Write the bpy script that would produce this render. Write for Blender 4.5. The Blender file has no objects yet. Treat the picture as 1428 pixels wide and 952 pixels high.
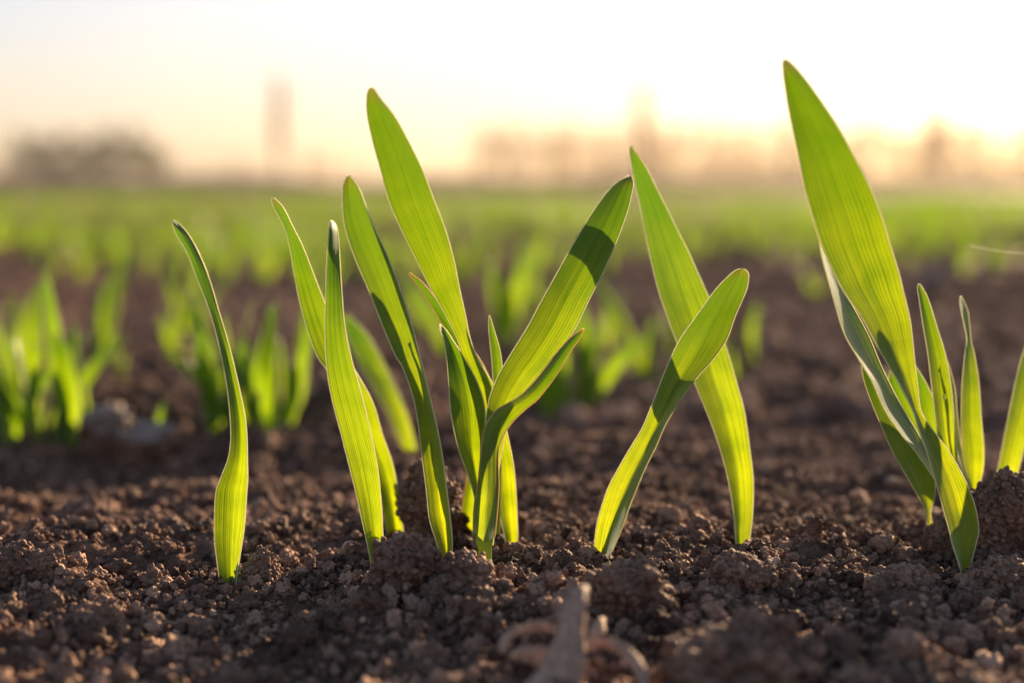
import bpy, bmesh, math, random
import numpy as np
from mathutils import Vector, noise, Matrix, Euler

random.seed(11)
rng = np.random.default_rng(11)
R = math.radians
sc = bpy.context.scene
COL = sc.collection

# ------------------------------------------------------------------ camera
F = 1428 * 50 / 36.0                      # focal length in pixels of the photograph
PITCH = math.atan(211 / F)
HC = 0.080                                # camera height over the seed row
CP, SP = math.cos(PITCH), math.sin(PITCH)
SUN_EL, SUN_AZ = R(14), R(30)            # azimuth measured to the right of the view (+Y)
HAZE = 0.0002


def ray(u, v):
    x, y = (u - 714) / F, (476 - v) / F
    return np.array([x, CP + y * SP, -SP + y * CP])


def at(u, v, Y):
    d = ray(u, v)
    return np.array([0, 0, HC]) + d * (Y / d[1])


# ------------------------------------------------------------------ numpy noise
def _hash(ix, iy, k):
    n = (ix.astype(np.int64) * 374761393 + iy.astype(np.int64) * 668265263 + k * 974634257) & 0xFFFFFFFF
    n = ((n ^ (n >> 13)) * 1274126177) & 0xFFFFFFFF
    n = (n ^ (n >> 16)) & 0xFFFFFFFF
    return n / 4294967295.0


def vnoise(x, y, k=0):
    ix, iy = np.floor(x), np.floor(y)
    fx, fy = x - ix, y - iy
    fx, fy = fx * fx * fx * (fx * (fx * 6 - 15) + 10), fy * fy * fy * (fy * (fy * 6 - 15) + 10)
    a, b = _hash(ix, iy, k), _hash(ix + 1, iy, k)
    c, d = _hash(ix, iy + 1, k), _hash(ix + 1, iy + 1, k)
    return (a + (b - a) * fx) * (1 - fy) + (c + (d - c) * fx) * fy - 0.5


def fbm(x, y, k=0, o=4):
    s, a = 0, 1.0
    for i in range(o):
        s = s + a * vnoise(x * 2 ** i + 17.3 * i, y * 2 ** i - 9.1 * i, k + i)
        a *= 0.5
    return s


def caps(x, y, k=0, rad=0.75):
    """rounded lumps: height of the tallest sphere cap over jittered cells"""
    ix, iy = np.floor(x), np.floor(y)
    best = np.zeros_like(x)
    for dx in (-1, 0, 1):
        for dy in (-1, 0, 1):
            cx, cy = ix + dx, iy + dy
            px = cx + _hash(cx, cy, k)
            py = cy + _hash(cx, cy, k + 1)
            rr = rad * (0.45 + 0.55 * _hash(cx, cy, k + 2))
            q = 1 - ((x - px) ** 2 + (y - py) ** 2) / rr ** 2
            best = np.maximum(best, np.sqrt(np.maximum(q, 0)) * rr)
    return best


def sstep(a, b, x):
    t = np.clip((x - a) / (b - a), 0, 1)
    return t * t * (3 - 2 * t)


def macro(x, y):
    x, y = np.asarray(x, float), np.asarray(y, float)
    crest = 0.375 + 0.085 * sstep(-0.12, 0.01, x)
    h = -0.013 * sstep(0.0, 0.075, y - crest)                     # furrow behind the ridge
    h = h - 0.07 * np.clip(0.292 - y, 0, 0.12) + 0.0                # slope towards the camera
    h = h - 0.025 * np.clip(y - 0.33, 0, 0.09)
    left = 1 - sstep(-0.07, 0.0, x)
    h = h + left * (0.016 * np.exp(-((y - 0.555) / 0.045) ** 2) - 0.007 * np.exp(-((y - 0.45) / 0.035) ** 2))   # next ridge on the left
    far = sstep(0.5, 1.0, y)
    h = h + far * 0.010 * fbm(x * 3.1 + 5, y * 4.2, 40, 3) * (1 - sstep(20, 60, np.hypot(x, y)))
    return h


def micro(x, y):
    h = 0.0045 * fbm(x / 0.030, y / 0.030, 3, 3)
    lump = caps(x / 0.013 + 0.3 * fbm(x / 0.01, y / 0.01, 9, 2), y / 0.013, 20) * 0.013
    amt = sstep(-0.12, 0.25, fbm(x / 0.045, y / 0.045, 31, 2))
    h = h + 0.42 * lump * amt
    h = h + 0.45 * caps(x / 0.0052, y / 0.0052, 50) * 0.0052
    h = h + 0.50 * caps(x / 0.0021 + 3, y / 0.0021, 60) * 0.0021
    return h - 0.0042


def height(x, y):
    x, y = np.asarray(x, float), np.asarray(y, float)
    d = np.maximum(np.abs(x) - 0.30, np.maximum(y - 0.66, 0.13 - y))
    w = 1 - sstep(0.0, 0.10, d)
    coarse = 0.004 * fbm(x / 0.06, y / 0.06, 71, 2) + 0.007 * (caps(x / 0.05, y / 0.05, 80) * 0.5 - 0.2)
    wc = (1 - w) * (1 - sstep(1.2, 3.0, d))
    return macro(x, y) + w * micro(x, y) + wc * coarse


def base_depth(u, v):
    """distance at which the sight line through the pixel meets the soil's broad shape"""
    d = ray(u, v)
    lo, hi = 0.15, 3.0
    Y = lo
    while Y < hi:
        p = np.array([0, 0, HC]) + d * (Y / d[1])
        if p[2] <= float(macro(p[0], p[1])):
            return Y
        Y += 0.0005
    return Y


# ------------------------------------------------------------------ tagging
def tag(o, label=None, cat=None, group=None, kind=None):
    if label: o['label'] = label
    if cat: o['category'] = cat
    if group: o['group'] = group
    if kind: o['kind'] = kind
    return o


def empty(name, loc):
    e = bpy.data.objects.new(name, None)
    e.location = loc
    e.empty_display_size = 0.01
    COL.objects.link(e)
    return e


def mesh_np(name, V, faces, mats, smooth=True, parent=None, mat_idx=None, uv=None):
    """V (n,3) world coordinates; faces list/array of index tuples"""
    me = bpy.data.meshes.new(name)
    V = np.asarray(V, float)
    if parent is not None:
        V = V - np.array(parent.location)
    if isinstance(faces, np.ndarray):
        nf, k = faces.shape
        me.vertices.add(len(V)); me.vertices.foreach_set('co', V.astype(np.float32).ravel())
        me.loops.add(nf * k); me.loops.foreach_set('vertex_index', faces.astype(np.int32).ravel())
        me.polygons.add(nf); me.polygons.foreach_set('loop_start', np.arange(0, nf * k, k, dtype=np.int32))
        me.update(calc_edges=True)
    else:
        me.from_pydata(V.tolist(), [], faces)
    me.validate()
    for m in mats: me.materials.append(m)
    me.polygons.foreach_set('use_smooth', np.full(len(me.polygons), smooth))
    if mat_idx is not None:
        me.polygons.foreach_set('material_index', np.asarray(mat_idx, np.int32))
    if uv is not None:
        l = me.uv_layers.new(name='UVMap')
        vi = np.empty(len(me.loops), np.int32); me.loops.foreach_get('vertex_index', vi)
        l.data.foreach_set('uv', np.asarray(uv, np.float32)[vi].ravel())
    o = bpy.data.objects.new(name, me)
    COL.objects.link(o)
    if parent is not None: o.parent = parent
    return o


# ------------------------------------------------------------------ materials
def newmat(name):
    m = bpy.data.materials.new(name); m.use_nodes = True
    nt = m.node_tree
    for n in list(nt.nodes): nt.nodes.remove(n)
    return m, nt, nt.nodes, nt.links


def N(nodes, t, **kw):
    n = nodes.new(t)
    for k, v in kw.items():
        if k in n.inputs: n.inputs[k].default_value = v
        else: setattr(n, k, v)
    return n


def math_n(nodes, links, op, a, b=None):
    n = nodes.new('ShaderNodeMath'); n.operation = op
    for i, x in enumerate((a, b)):
        if x is None: continue
        if isinstance(x, (int, float)): n.inputs[i].default_value = x
        else: links.new(x, n.inputs[i])
    return n.outputs[0]


def ramp(nodes, links, fac, stops):
    n = nodes.new('ShaderNodeValToRGB')
    while len(n.color_ramp.elements) < len(stops): n.color_ramp.elements.new(0.5)
    for e, (p, c) in zip(n.color_ramp.elements, stops):
        e.position = p; e.color = (*c, 1)
    links.new(fac, n.inputs[0])
    return n.outputs[0]


def soil_material(name, crumb=False, ground=False):
    m, nt, nd, L = newmat(name)
    geo = nd.new('ShaderNodeNewGeometry')
    n1 = N(nd, 'ShaderNodeTexNoise', Scale=55.0, Detail=4.0); L.new(geo.outputs['Position'], n1.inputs['Vector'])
    n2 = N(nd, 'ShaderNodeTexNoise', Scale=900.0, Detail=5.0); L.new(geo.outputs['Position'], n2.inputs['Vector'])
    mx = math_n(nd, L, 'ADD', math_n(nd, L, 'MULTIPLY', n1.outputs[0], 0.55), math_n(nd, L, 'MULTIPLY', n2.outputs[0], 0.45))
    if crumb:
        at_ = N(nd, 'ShaderNodeAttribute', attribute_type='INSTANCER', attribute_name='tone')
        mx = math_n(nd, L, 'ADD', math_n(nd, L, 'MULTIPLY', mx, 0.7), math_n(nd, L, 'MULTIPLY', at_.outputs['Fac'], 0.30))
    col = ramp(nd, L, mx, [(0.32, (0.052, 0.027, 0.018)), (0.5, (0.225, 0.124, 0.081)), (0.68, (0.48, 0.282, 0.185)), (1.0, (0.64, 0.45, 0.33))] if not ground else [(0.28, (0.045, 0.025, 0.018)), (0.5, (0.13, 0.075, 0.052)), (0.72, (0.25, 0.152, 0.105)), (1.0, (0.40, 0.28, 0.20))])
    if ground:
        # young crop closing over the soil farther out in the field
        sp = nd.new('ShaderNodeSeparateXYZ'); L.new(geo.outputs['Position'], sp.inputs[0])
        mr = N(nd, 'ShaderNodeMapRange'); mr.inputs[1].default_value = 5.0; mr.inputs[2].default_value = 14.0
        L.new(sp.outputs[1], mr.inputs[0])
        nf = N(nd, 'ShaderNodeTexNoise', Scale=0.6, Detail=3.0); L.new(geo.outputs['Position'], nf.inputs['Vector'])
        m2 = N(nd, 'ShaderNodeMapRange'); m2.inputs[1].default_value = 14.0; m2.inputs[2].default_value = 24.0; m2.inputs[3].default_value = 1.0; m2.inputs[4].default_value = 0.12
        L.new(sp.outputs[1], m2.inputs[0])
        fac = math_n(nd, L, 'MULTIPLY', math_n(nd, L, 'MULTIPLY', mr.outputs[0], m2.outputs[0]), math_n(nd, L, 'ADD', nf.outputs[0], 0.4))
        mix = nd.new('ShaderNodeMixRGB'); L.new(fac, mix.inputs[0]); L.new(col, mix.inputs[1])
        mix.inputs[2].default_value = (0.11, 0.15, 0.03, 1)
        col = mix.outputs[0]
    b = N(nd, 'ShaderNodeBsdfPrincipled', Roughness=0.75); L.new(col, b.inputs['Base Color'])
    b.inputs['Specular IOR Level'].default_value = 0.02 if ground else 0.22
    n3 = N(nd, 'ShaderNodeTexNoise', Scale=1800.0, Detail=4.0, Roughness=0.65); L.new(geo.outputs['Position'], n3.inputs['Vector'])
    vo = N(nd, 'ShaderNodeTexVoronoi', feature='SMOOTH_F1', Scale=1500.0, Smoothness=0.4); L.new(geo.outputs['Position'], vo.inputs['Vector'])
    hh = math_n(nd, L, 'SUBTRACT', math_n(nd, L, 'MULTIPLY', n3.outputs[0], 0.8), vo.outputs['Distance'])
    bp = N(nd, 'ShaderNodeBump', Strength=0.95, Distance=0.0008); L.new(hh, bp.inputs['Height']); L.new(bp.outputs[0], b.inputs['Normal'])
    o = nd.new('ShaderNodeOutputMaterial'); L.new(b.outputs[0], o.inputs[0])
    return m


def leaf_material(name, dark=(0.036, 0.115, 0.014), light=(0.080, 0.190, 0.026), tr1=(0.078, 0.155, 0.0005), tr2=(0.39, 0.455, 0.0025), mixf=0.55, bump=True, sheen=0.4, spec=0.55):
    m, nt, nd, L = newmat(name)
    uv = N(nd, 'ShaderNodeUVMap', uv_map='UVMap')
    sp = nd.new('ShaderNodeSeparateXYZ'); L.new(uv.outputs[0], sp.inputs[0])
    oi = nd.new('ShaderNodeObjectInfo')
    # veins run along the blade: noise stretched along the length
    cb = nd.new('ShaderNodeCombineXYZ')
    L.new(math_n(nd, L, 'MULTIPLY', sp.outputs[0], 34.0), cb.inputs[0])
    L.new(math_n(nd, L, 'MULTIPLY', sp.outputs[1], 2.4), cb.inputs[1])
    L.new(math_n(nd, L, 'MULTIPLY', oi.outputs['Random'], 37.0), cb.inputs[2])
    vn = N(nd, 'ShaderNodeTexNoise', Scale=1.0, Detail=3.0, Roughness=0.6); L.new(cb.outputs[0], vn.inputs['Vector'])
    wv = math_n(nd, L, 'SINE', math_n(nd, L, 'MULTIPLY', sp.outputs[0], 2 * math.pi * 15))
    wv = math_n(nd, L, 'MULTIPLY', math_n(nd, L, 'ADD', wv, 1.0), 0.5)
    mid = math_n(nd, L, 'ABSOLUTE', math_n(nd, L, 'SUBTRACT', sp.outputs[0], 0.5))
    midrib = math_n(nd, L, 'SUBTRACT', 1.0, math_n(nd, L, 'MINIMUM', math_n(nd, L, 'MULTIPLY', mid, 30.0), 1.0))
    v = math_n(nd, L, 'ADD', math_n(nd, L, 'MULTIPLY', wv, 0.14), math_n(nd, L, 'MULTIPLY', vn.outputs[0], 0.95))
    v = math_n(nd, L, 'SUBTRACT', v, math_n(nd, L, 'MULTIPLY', midrib, 0.12))
    # blotchy tissue
    geo = nd.new('ShaderNodeNewGeometry')
    bl = N(nd, 'ShaderNodeTexNoise', Scale=160.0, Detail=3.0); L.new(geo.outputs['Position'], bl.inputs['Vector'])
    v = math_n(nd, L, 'ADD', v, math_n(nd, L, 'MULTIPLY', math_n(nd, L, 'SUBTRACT', bl.outputs[0], 0.5), 0.45))
    cd = ramp(nd, L, v, [(0.34, dark), (0.70, light)])
    ct = ramp(nd, L, v, [(0.29, tr1), (0.74, tr2)])
    # pale at the foot, deeper green at the tip
    foot = N(nd, 'ShaderNodeMapRange'); foot.inputs[1].default_value = 0.0; foot.inputs[2].default_value = 0.16
    foot.inputs[3].default_value = 0.55; foot.inputs[4].default_value = 0.0
    L.new(sp.outputs[1], foot.inputs[0])
    mxd = nd.new('ShaderNodeMixRGB'); L.new(foot.outputs[0], mxd.inputs[0]); L.new(cd, mxd.inputs[1]); mxd.inputs[2].default_value = (0.22, 0.30, 0.07, 1)
    tip = N(nd, 'ShaderNodeMapRange'); tip.inputs[1].default_value = 0.12; tip.inputs[2].default_value = 0.85
    tip.inputs[3].default_value = 0.0; tip.inputs[4].default_value = 0.88
    L.new(sp.outputs[1], tip.inputs[0])
    mxt = nd.new('ShaderNodeMixRGB'); L.new(tip.outputs[0], mxt.inputs[0]); L.new(ct, mxt.inputs[1]); mxt.inputs[2].default_value = (0.040, 0.118, 0.001, 1)
    # browned point and a few specks of dust
    end = N(nd, 'ShaderNodeMapRange'); end.inputs[1].default_value = 0.965; end.inputs[2].default_value = 1.0
    L.new(sp.outputs[1], end.inputs[0])
    spk = N(nd, 'ShaderNodeTexNoise', Scale=1100.0, Detail=2.0); L.new(geo.outputs['Position'], spk.inputs['Vector'])
    spm = N(nd, 'ShaderNodeMapRange'); spm.inputs[1].default_value = 0.70; spm.inputs[2].default_value = 0.78; L.new(spk.outputs[0], spm.inputs[0])
    mark = math_n(nd, L, 'MINIMUM', math_n(nd, L, 'ADD', math_n(nd, L, 'MULTIPLY', end.outputs[0], 0.45), math_n(nd, L, 'MULTIPLY', spm.outputs[0], 0.6)), 1.0)
    mk = nd.new('ShaderNodeMixRGB'); L.new(mark, mk.inputs[0]); L.new(mxt.outputs[0], mk.inputs[1]); mk.inputs[2].default_value = (0.16, 0.075, 0.02, 1)
    hs = N(nd, 'ShaderNodeHueSaturation'); L.new(mk.outputs[0], hs.inputs['Color'])
    L.new(math_n(nd, L, 'ADD', math_n(nd, L, 'MULTIPLY', oi.outputs['Random'], 0.014), 0.489), hs.inputs['Hue'])
    p = N(nd, 'ShaderNodeBsdfPrincipled', Roughness=0.42); L.new(mxd.outputs[0], p.inputs['Base Color'])
    p.inputs['Specular IOR Level'].default_value = spec
    p.inputs['Sheen Weight'].default_value = sheen
    p.inputs['Sheen Roughness'].default_value = 0.5
    p.inputs['Sheen Tint'].default_value = (0.75, 0.88, 1.0, 1)
    t = N(nd, 'ShaderNodeBsdfTranslucent'); L.new(hs.outputs[0], t.inputs['Color'])
    if bump:
        bp = N(nd, 'ShaderNodeBump', Strength=0.55, Distance=0.00025); L.new(v, bp.inputs['Height'])
        L.new(bp.outputs[0], p.inputs['Normal'])
    mx = nd.new('ShaderNodeMixShader'); mx.inputs[0].default_value = mixf
    L.new(p.outputs[0], mx.inputs[1]); L.new(t.outputs[0], mx.inputs[2])
    o = nd.new('ShaderNodeOutputMaterial'); L.new(mx.outputs[0], o.inputs[0])
    return m


def simple_leafy(name, dcol, tcol, f, rough=0.5):
    m, nt, nd, L = newmat(name)
    geo = nd.new('ShaderNodeNewGeometry')
    n = N(nd, 'ShaderNodeTexNoise', Scale=900.0, Detail=3.0); L.new(geo.outputs['Position'], n.inputs['Vector'])
    c = ramp(nd, L, n.outputs[0], [(0.3, tuple(x * 0.75 for x in dcol)), (0.7, dcol)])
    p = N(nd, 'ShaderNodeBsdfPrincipled', Roughness=rough); L.new(c, p.inputs['Base Color'])
    t = N(nd, 'ShaderNodeBsdfTranslucent', Color=(*tcol, 1))
    mx = nd.new('ShaderNodeMixShader'); mx.inputs[0].default_value = f
    L.new(p.outputs[0], mx.inputs[1]); L.new(t.outputs[0], mx.inputs[2])
    o = nd.new('ShaderNodeOutputMaterial'); L.new(mx.outputs[0], o.inputs[0])
    return m


def rough_mat(name, c1, c2, scale, rough=0.8, stretch=(1, 1, 1), bump=0.0):
    m, nt, nd, L = newmat(name)
    tc = nd.new('ShaderNodeTexCoord')
    mp = N(nd, 'ShaderNodeMapping'); mp.inputs['Scale'].default_value = stretch
    L.new(tc.outputs['Object'], mp.inputs[0])
    n = N(nd, 'ShaderNodeTexNoise', Scale=scale, Detail=5.0, Roughness=0.65); L.new(mp.outputs[0], n.inputs['Vector'])
    c = ramp(nd, L, n.outputs[0], [(0.3, c1), (0.7, c2)])
    p = N(nd, 'ShaderNodeBsdfPrincipled', Roughness=rough); L.new(c, p.inputs['Base Color'])
    p.inputs['Specular IOR Level'].default_value = 0.3
    if bump:
        bp = N(nd, 'ShaderNodeBump', Strength=0.7, Distance=bump); L.new(n.outputs[0], bp.inputs['Height']); L.new(bp.outputs[0], p.inputs['Normal'])
    o = nd.new('ShaderNodeOutputMaterial'); L.new(p.outputs[0], o.inputs[0])
    return m


M_GROUND = soil_material('field_soil', ground=True)
M_CRUMB = soil_material('crumb_soil', crumb=True)
M_CLOD = soil_material('clod_soil')
M_LEAF = leaf_material('wheat_leaf')
M_LEAF_LIT = leaf_material('lit_wheat_leaf', tr1=(0.12, 0.24, 0.001), tr2=(0.38, 0.54, 0.003), bump=False, mixf=0.62, sheen=0.0, spec=0.2)  # brightened copy of the wheat leaf; sunlit look put into its colour
M_MARGIN = simple_leafy('leaf_margin', (0.75, 0.72, 0.50), (0.98, 0.95, 0.70), 0.6, 0.3)
M_MARGIN_DRY = simple_leafy('dry_leaf_margin', (0.60, 0.44, 0.26), (0.95, 0.72, 0.42), 0.6, 0.4)
M_SHEATH = simple_leafy('leaf_sheath', (0.16, 0.25, 0.06), (0.5, 0.62, 0.08), 0.45, 0.4)
M_WOOD = rough_mat('weathered_wood', (0.15, 0.085, 0.055), (0.66, 0.44, 0.31), 500, 0.65, (4, 4, 0.3), 0.0015)
M_STONE = rough_mat('pale_stone', (0.15, 0.108, 0.085), (0.27, 0.205, 0.165), 120, 0.7, bump=0.0008)
M_BARK = rough_mat('bark', (0.05, 0.036, 0.028), (0.11, 0.08, 0.06), 3, 0.9)
M_TWIG = rough_mat('twigs', (0.04, 0.03, 0.022), (0.07, 0.05, 0.036), 2, 0.9)


def crown_mat(name, a, b, t):
    m, nt, nd, L = newmat(name)
    geo = nd.new('ShaderNodeNewGeometry')
    n = N(nd, 'ShaderNodeTexNoise', Scale=0.9, Detail=4.0); L.new(geo.outputs['Position'], n.inputs['Vector'])
    c = ramp(nd, L, n.outputs[0], [(0.3, a), (0.7, b)])
    p = N(nd, 'ShaderNodeBsdfPrincipled', Roughness=0.6); L.new(c, p.inputs['Base Color'])
    tr = N(nd, 'ShaderNodeBsdfTranslucent', Color=(*t, 1))
    mx = nd.new('ShaderNodeMixShader'); mx.inputs[0].default_value = 0.35
    L.new(p.outputs[0], mx.inputs[1]); L.new(tr.outputs[0], mx.inputs[2])
    o = nd.new('ShaderNodeOutputMaterial'); L.new(mx.outputs[0], o.inputs[0])
    return m


M_GREENCROWN = crown_mat('spring_foliage', (0.024, 0.030, 0.003), (0.052, 0.056, 0.006), (0.07, 0.065, 0.003))
M_BUDS = crown_mat('budding_twigs', (0.055, 0.036, 0.020), (0.10, 0.066, 0.036), (0.42, 0.23, 0.045))

# ------------------------------------------------------------------ ground: one sheet out to the horizon
def axis(lo, hi, step, out_lo, out_hi, g):
    mid = list(np.arange(lo, hi, step))
    a, s = mid[-1], step
    while a < out_hi:
        s *= g; a += s; mid.append(a)
    b, s = mid[0], step
    pre = []
    while b > out_lo:
        s *= g; b -= s; pre.append(b)
    return np.array(pre[::-1] + mid)


GX = axis(-0.29, 0.29, 0.00085, -420, 420, 1.06)
GY = axis(0.15, 0.64, 0.00085, -60, 420, 1.055)
XX, YY = np.meshgrid(GX, GY)
ZZ = height(XX, YY)
nx, ny = len(GX), len(GY)
idx = np.arange(nx * ny).reshape(ny, nx)
faces = np.stack([idx[:-1, :-1], idx[:-1, 1:], idx[1:, 1:], idx[1:, :-1]], -1).reshape(-1, 4)
ground = mesh_np('ground', np.stack([XX, YY, ZZ], -1).reshape(-1, 3), faces, [M_GROUND])
tag(ground, 'brown tilled field soil stretching out to the trees', kind='structure')

# ------------------------------------------------------------------ lumps of earth
def ico(sub):
    bm = bmesh.new(); bmesh.ops.create_icosphere(bm, subdivisions=sub, radius=1.0)
    V = np.array([v.co[:] for v in bm.verts]); Fc = np.array([[v.index for v in f.verts] for f in bm.faces])
    bm.free()
    return V, Fc


def lumpy(V, seed, a=0.28, b=0.14, c=0.06, d=0.0):
    out = np.empty_like(V)
    o = Vector((seed * 7.31, seed * 3.17, seed * 1.93))
    for i, p in enumerate(V):
        q = Vector(p)
        r = 1 + a * noise.noise(q * 1.3 + o) + b * noise.noise(q * 3.1 + o * 2) + c * noise.noise(q * 7.0 + o)
        if d:
            w = noise.voronoi(q * 4.5 + o)[0][0]
            r += d * (0.5 - w)
            w = noise.voronoi(q * 10.0 + o)[0][0]
            r += 0.5 * d * (0.5 - w) + 0.03 * noise.noise(q * 22 + o)
        out[i] = p * r
    return out


ICO1, ICO2, ICO3, ICO4, ICO5 = ico(1), ico(2), ico(3), ico(4), ico(5)
crumb_col = bpy.data.collections.new('crumb_shapes')       # shapes the crumb scatter draws from
for k in range(10):
    V = lumpy(ICO4[0], k + 1, 0.5, 0.34, 0.20, 0.16)
    V = V * np.array([1, rng.uniform(0.75, 1.0), rng.uniform(0.6, 0.95)])
    o = mesh_np('crumb', V, ICO4[1], [M_CRUMB])
    COL.objects.unlink(o); crumb_col.objects.link(o)


def scatter(n, x0, x1, y0, y1, r0, r1, power, sink):
    x = rng.uniform(x0, x1, n); y = rng.uniform(y0, y1, n)
    r = r0 + (r1 - r0) * rng.random(n) ** power
    return x, y, r, sink


pts, scl = [], []
for args in [(110000, -0.30, 0.30, 0.15, 0.62, 0.00035, 0.0009, 1.3, 0.7),
             (33000, -0.30, 0.30, 0.15, 0.62, 0.0008, 0.0018, 1.9, 0.45),
             (1900, -0.30, 0.30, 0.15, 0.64, 0.0018, 0.0036, 2.4, 0.2),
             (30000, -0.75, 0.75, 0.58, 1.6, 0.0012, 0.006, 2.2, 0.25),
             (1300, -0.2, 0.2, 0.15, 0.28, 0.0014, 0.0036, 2.4, 0.25),
             (9000, -1.6, 1.6, 1.5, 4.0, 0.003, 0.012, 2.5, 0.15),
             (4000, -0.6, 0.6, -0.2, 0.16, 0.0012, 0.004, 2.5, 0.1)]:
    x, y, r, sink = scatter(*args)
    if args[5] < 0.003:                        # crumbs gather in drifts
        keep = vnoise(x / 0.02, y / 0.02, 90) + 0.5 + 0.25 > rng.random(len(x))
        x, y, r = x[keep], y[keep], r[keep]
    z = height(x, y) + r * sink
    pts.append(np.stack([x, y, z], -1)); scl.append(r)
P = np.concatenate(pts); S = np.concatenate(scl)
me = bpy.data.meshes.new('soil_crumbs')
me.vertices.add(len(P)); me.vertices.foreach_set('co', P.astype(np.float32).ravel())
for nm, ty, data in (('size', 'FLOAT', S), ('tone', 'FLOAT', np.where(rng.random(len(S)) < 0.012, 1.6, rng.random(len(S)))), ('pick', 'INT', rng.integers(0, 10, len(S)))):
    a = me.attributes.new(nm, ty, 'POINT'); a.data.foreach_set('value', data.astype(np.int32 if ty == 'INT' else np.float32))
a = me.attributes.new('turn', 'FLOAT_VECTOR', 'POINT'); a.data.foreach_set('vector', rng.uniform(-3.14, 3.14, (len(S), 3)).astype(np.float32).ravel())
crumbs = bpy.data.objects.new('soil_crumbs', me); COL.objects.link(crumbs)
tag(crumbs, 'loose brown soil crumbs covering the field surface', kind='stuff')
ng = bpy.data.node_groups.new('crumb_scatter', 'GeometryNodeTree')
ng.interface.new_socket('Geometry', in_out='INPUT', socket_type='NodeSocketGeometry')
ng.interface.new_socket('Geometry', in_out='OUTPUT', socket_type='NodeSocketGeometry')
gi = ng.nodes.new('NodeGroupInput'); go = ng.nodes.new('NodeGroupOutput')
iop = ng.nodes.new('GeometryNodeInstanceOnPoints'); ci = ng.nodes.new('GeometryNodeCollectionInfo')
ci.inputs['Collection'].default_value = crumb_col; ci.inputs['Separate Children'].default_value = True; ci.inputs['Reset Children'].default_value = True
iop.inputs['Pick Instance'].default_value = True


def named(nm, ty):
    n = ng.nodes.new('GeometryNodeInputNamedAttribute'); n.data_type = ty; n.inputs['Name'].default_value = nm
    return n.outputs['Attribute']


ng.links.new(gi.outputs[0], iop.inputs['Points']); ng.links.new(ci.outputs[0], iop.inputs['Instance'])
ng.links.new(named('pick', 'INT'), iop.inputs['Instance Index'])
ng.links.new(named('size', 'FLOAT'), iop.inputs['Scale'])
e2r = ng.nodes.new('FunctionNodeEulerToRotation'); ng.links.new(named('turn', 'FLOAT_VECTOR'), e2r.inputs[0]); ng.links.new(e2r.outputs[0], iop.inputs['Rotation'])
ng.links.new(iop.outputs[0], go.inputs[0])
md = crumbs.modifiers.new('crumb_scatter', 'NODES'); md.node_group = ng


def clod(u, v, rpx, squash, label, seed, Y=None, wide=1.0, sinkf=0.25, group='lumps of earth', grains=700):
    """u, v: pixel of the lump's middle; rpx: half width in pixels"""
    Y = Y or base_depth(u, v + rpx * squash * 0.75)
    c = at(u, v, Y); r = rpx * Y / F
    g = float(height(c[0], c[1]))
    rz = r * squash
    c[2] = min(max(c[2], g + 0.4 * rz), g + 0.6 * rz)
    V = lumpy(ICO5[0], seed, 0.42, 0.22, 0.10, 0.22) * np.array([r, r * 0.85 * wide, rz]) + c
    Fs = [ICO5[1]]; Vs = [V]; off = len(V)
    nrm = ICO5[0]
    for k in range(grains):                              # crumbs bonded on to the lump
        i = rng.integers(0, len(V))
        s = r * rng.uniform(0.05, 0.16) * (0.6 if rng.random() < 0.6 else 1)
        base = ICO2 if s * F / Y > 2.5 else ICO1
        q = np.array(Euler(rng.uniform(-3, 3, 3)).to_matrix())
        W = (base[0] * (1 + 0.3 * np.sin(base[0] * 3.0 + k).sum(1, keepdims=True) / 3) * rng.uniform(0.7, 1.1, 3)) @ q.T * s + V[i]
        Vs.append(W); Fs.append(base[1] + off); off += len(W)
    o = mesh_np('soil_clod', np.concatenate(Vs) - c, np.concatenate(Fs), [M_CLOD])
    o.location = c
    return tag(o, label, 'soil clod', group)


clod(364, 768, 26, 1.05, 'small crumbly soil clod pressed against the foot of the twisted single leaf', 1)
clod(600, 700, 44, 1.35, 'tall crumbly heap of earth behind the middle seedlings', 2, Y=0.328)
clod(566, 786, 50, 0.95, 'dark soil clod in front of the two crossing blades', 3, Y=0.284)
clod(648, 806, 46, 0.75, 'soil clod under the curled leaf stem at the middle clump', 4, Y=0.283)
clod(872, 826, 56, 0.85, 'broad dark soil clod below the foot of the slanting round-tipped blade', 5, Y=0.272)
clod(1398, 704, 45, 1.55, 'largest dark clod lifted up behind the big right-hand leaf', 6, Y=0.312, wide=0.8, grains=1000)
clod(1312, 722, 24, 1.7, 'dark upright clod left of the big leaf foot in the right clump', 7, Y=0.314)
clod(1398, 780, 54, 0.62, 'rough clod covering the foot of the biggest leaf', 8, Y=0.288)
clod(1042, 884, 92, 0.55, 'wide blurred clod nearest the camera, right of the wood splinters', 9, Y=0.238)
clod(18, 778, 36, 0.9, 'knobbly clod at the left border of the soil', 10)
clod(66, 786, 26, 0.9, 'small upright clod right of the left border clod', 11)
clod(1135, 752, 11, 2.0, 'tiny upright peg of earth between the arched pair and the right clump', 12)
clod(1255, 796, 40, 0.55, 'flat sunlit clod left of the right clump', 13)
clod(1168, 552, 34, 0.7, 'blurred dark clod on the bare soil behind the right-hand leaves', 14, grains=200)
clod(128, 684, 34, 0.6, 'blurred brown clod on the left ridge behind the front soil', 15, grains=240)
clod(352, 640, 30, 0.7, 'blurred clod behind the twisted single leaf', 16, grains=240)
clod(925, 770, 22, 0.8, 'small clod just right of the slanting blade foot', 17)
clod(1030, 800, 45, 0.55, 'low rough clod in front of the bent folded blade foot', 18, Y=0.285)

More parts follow.
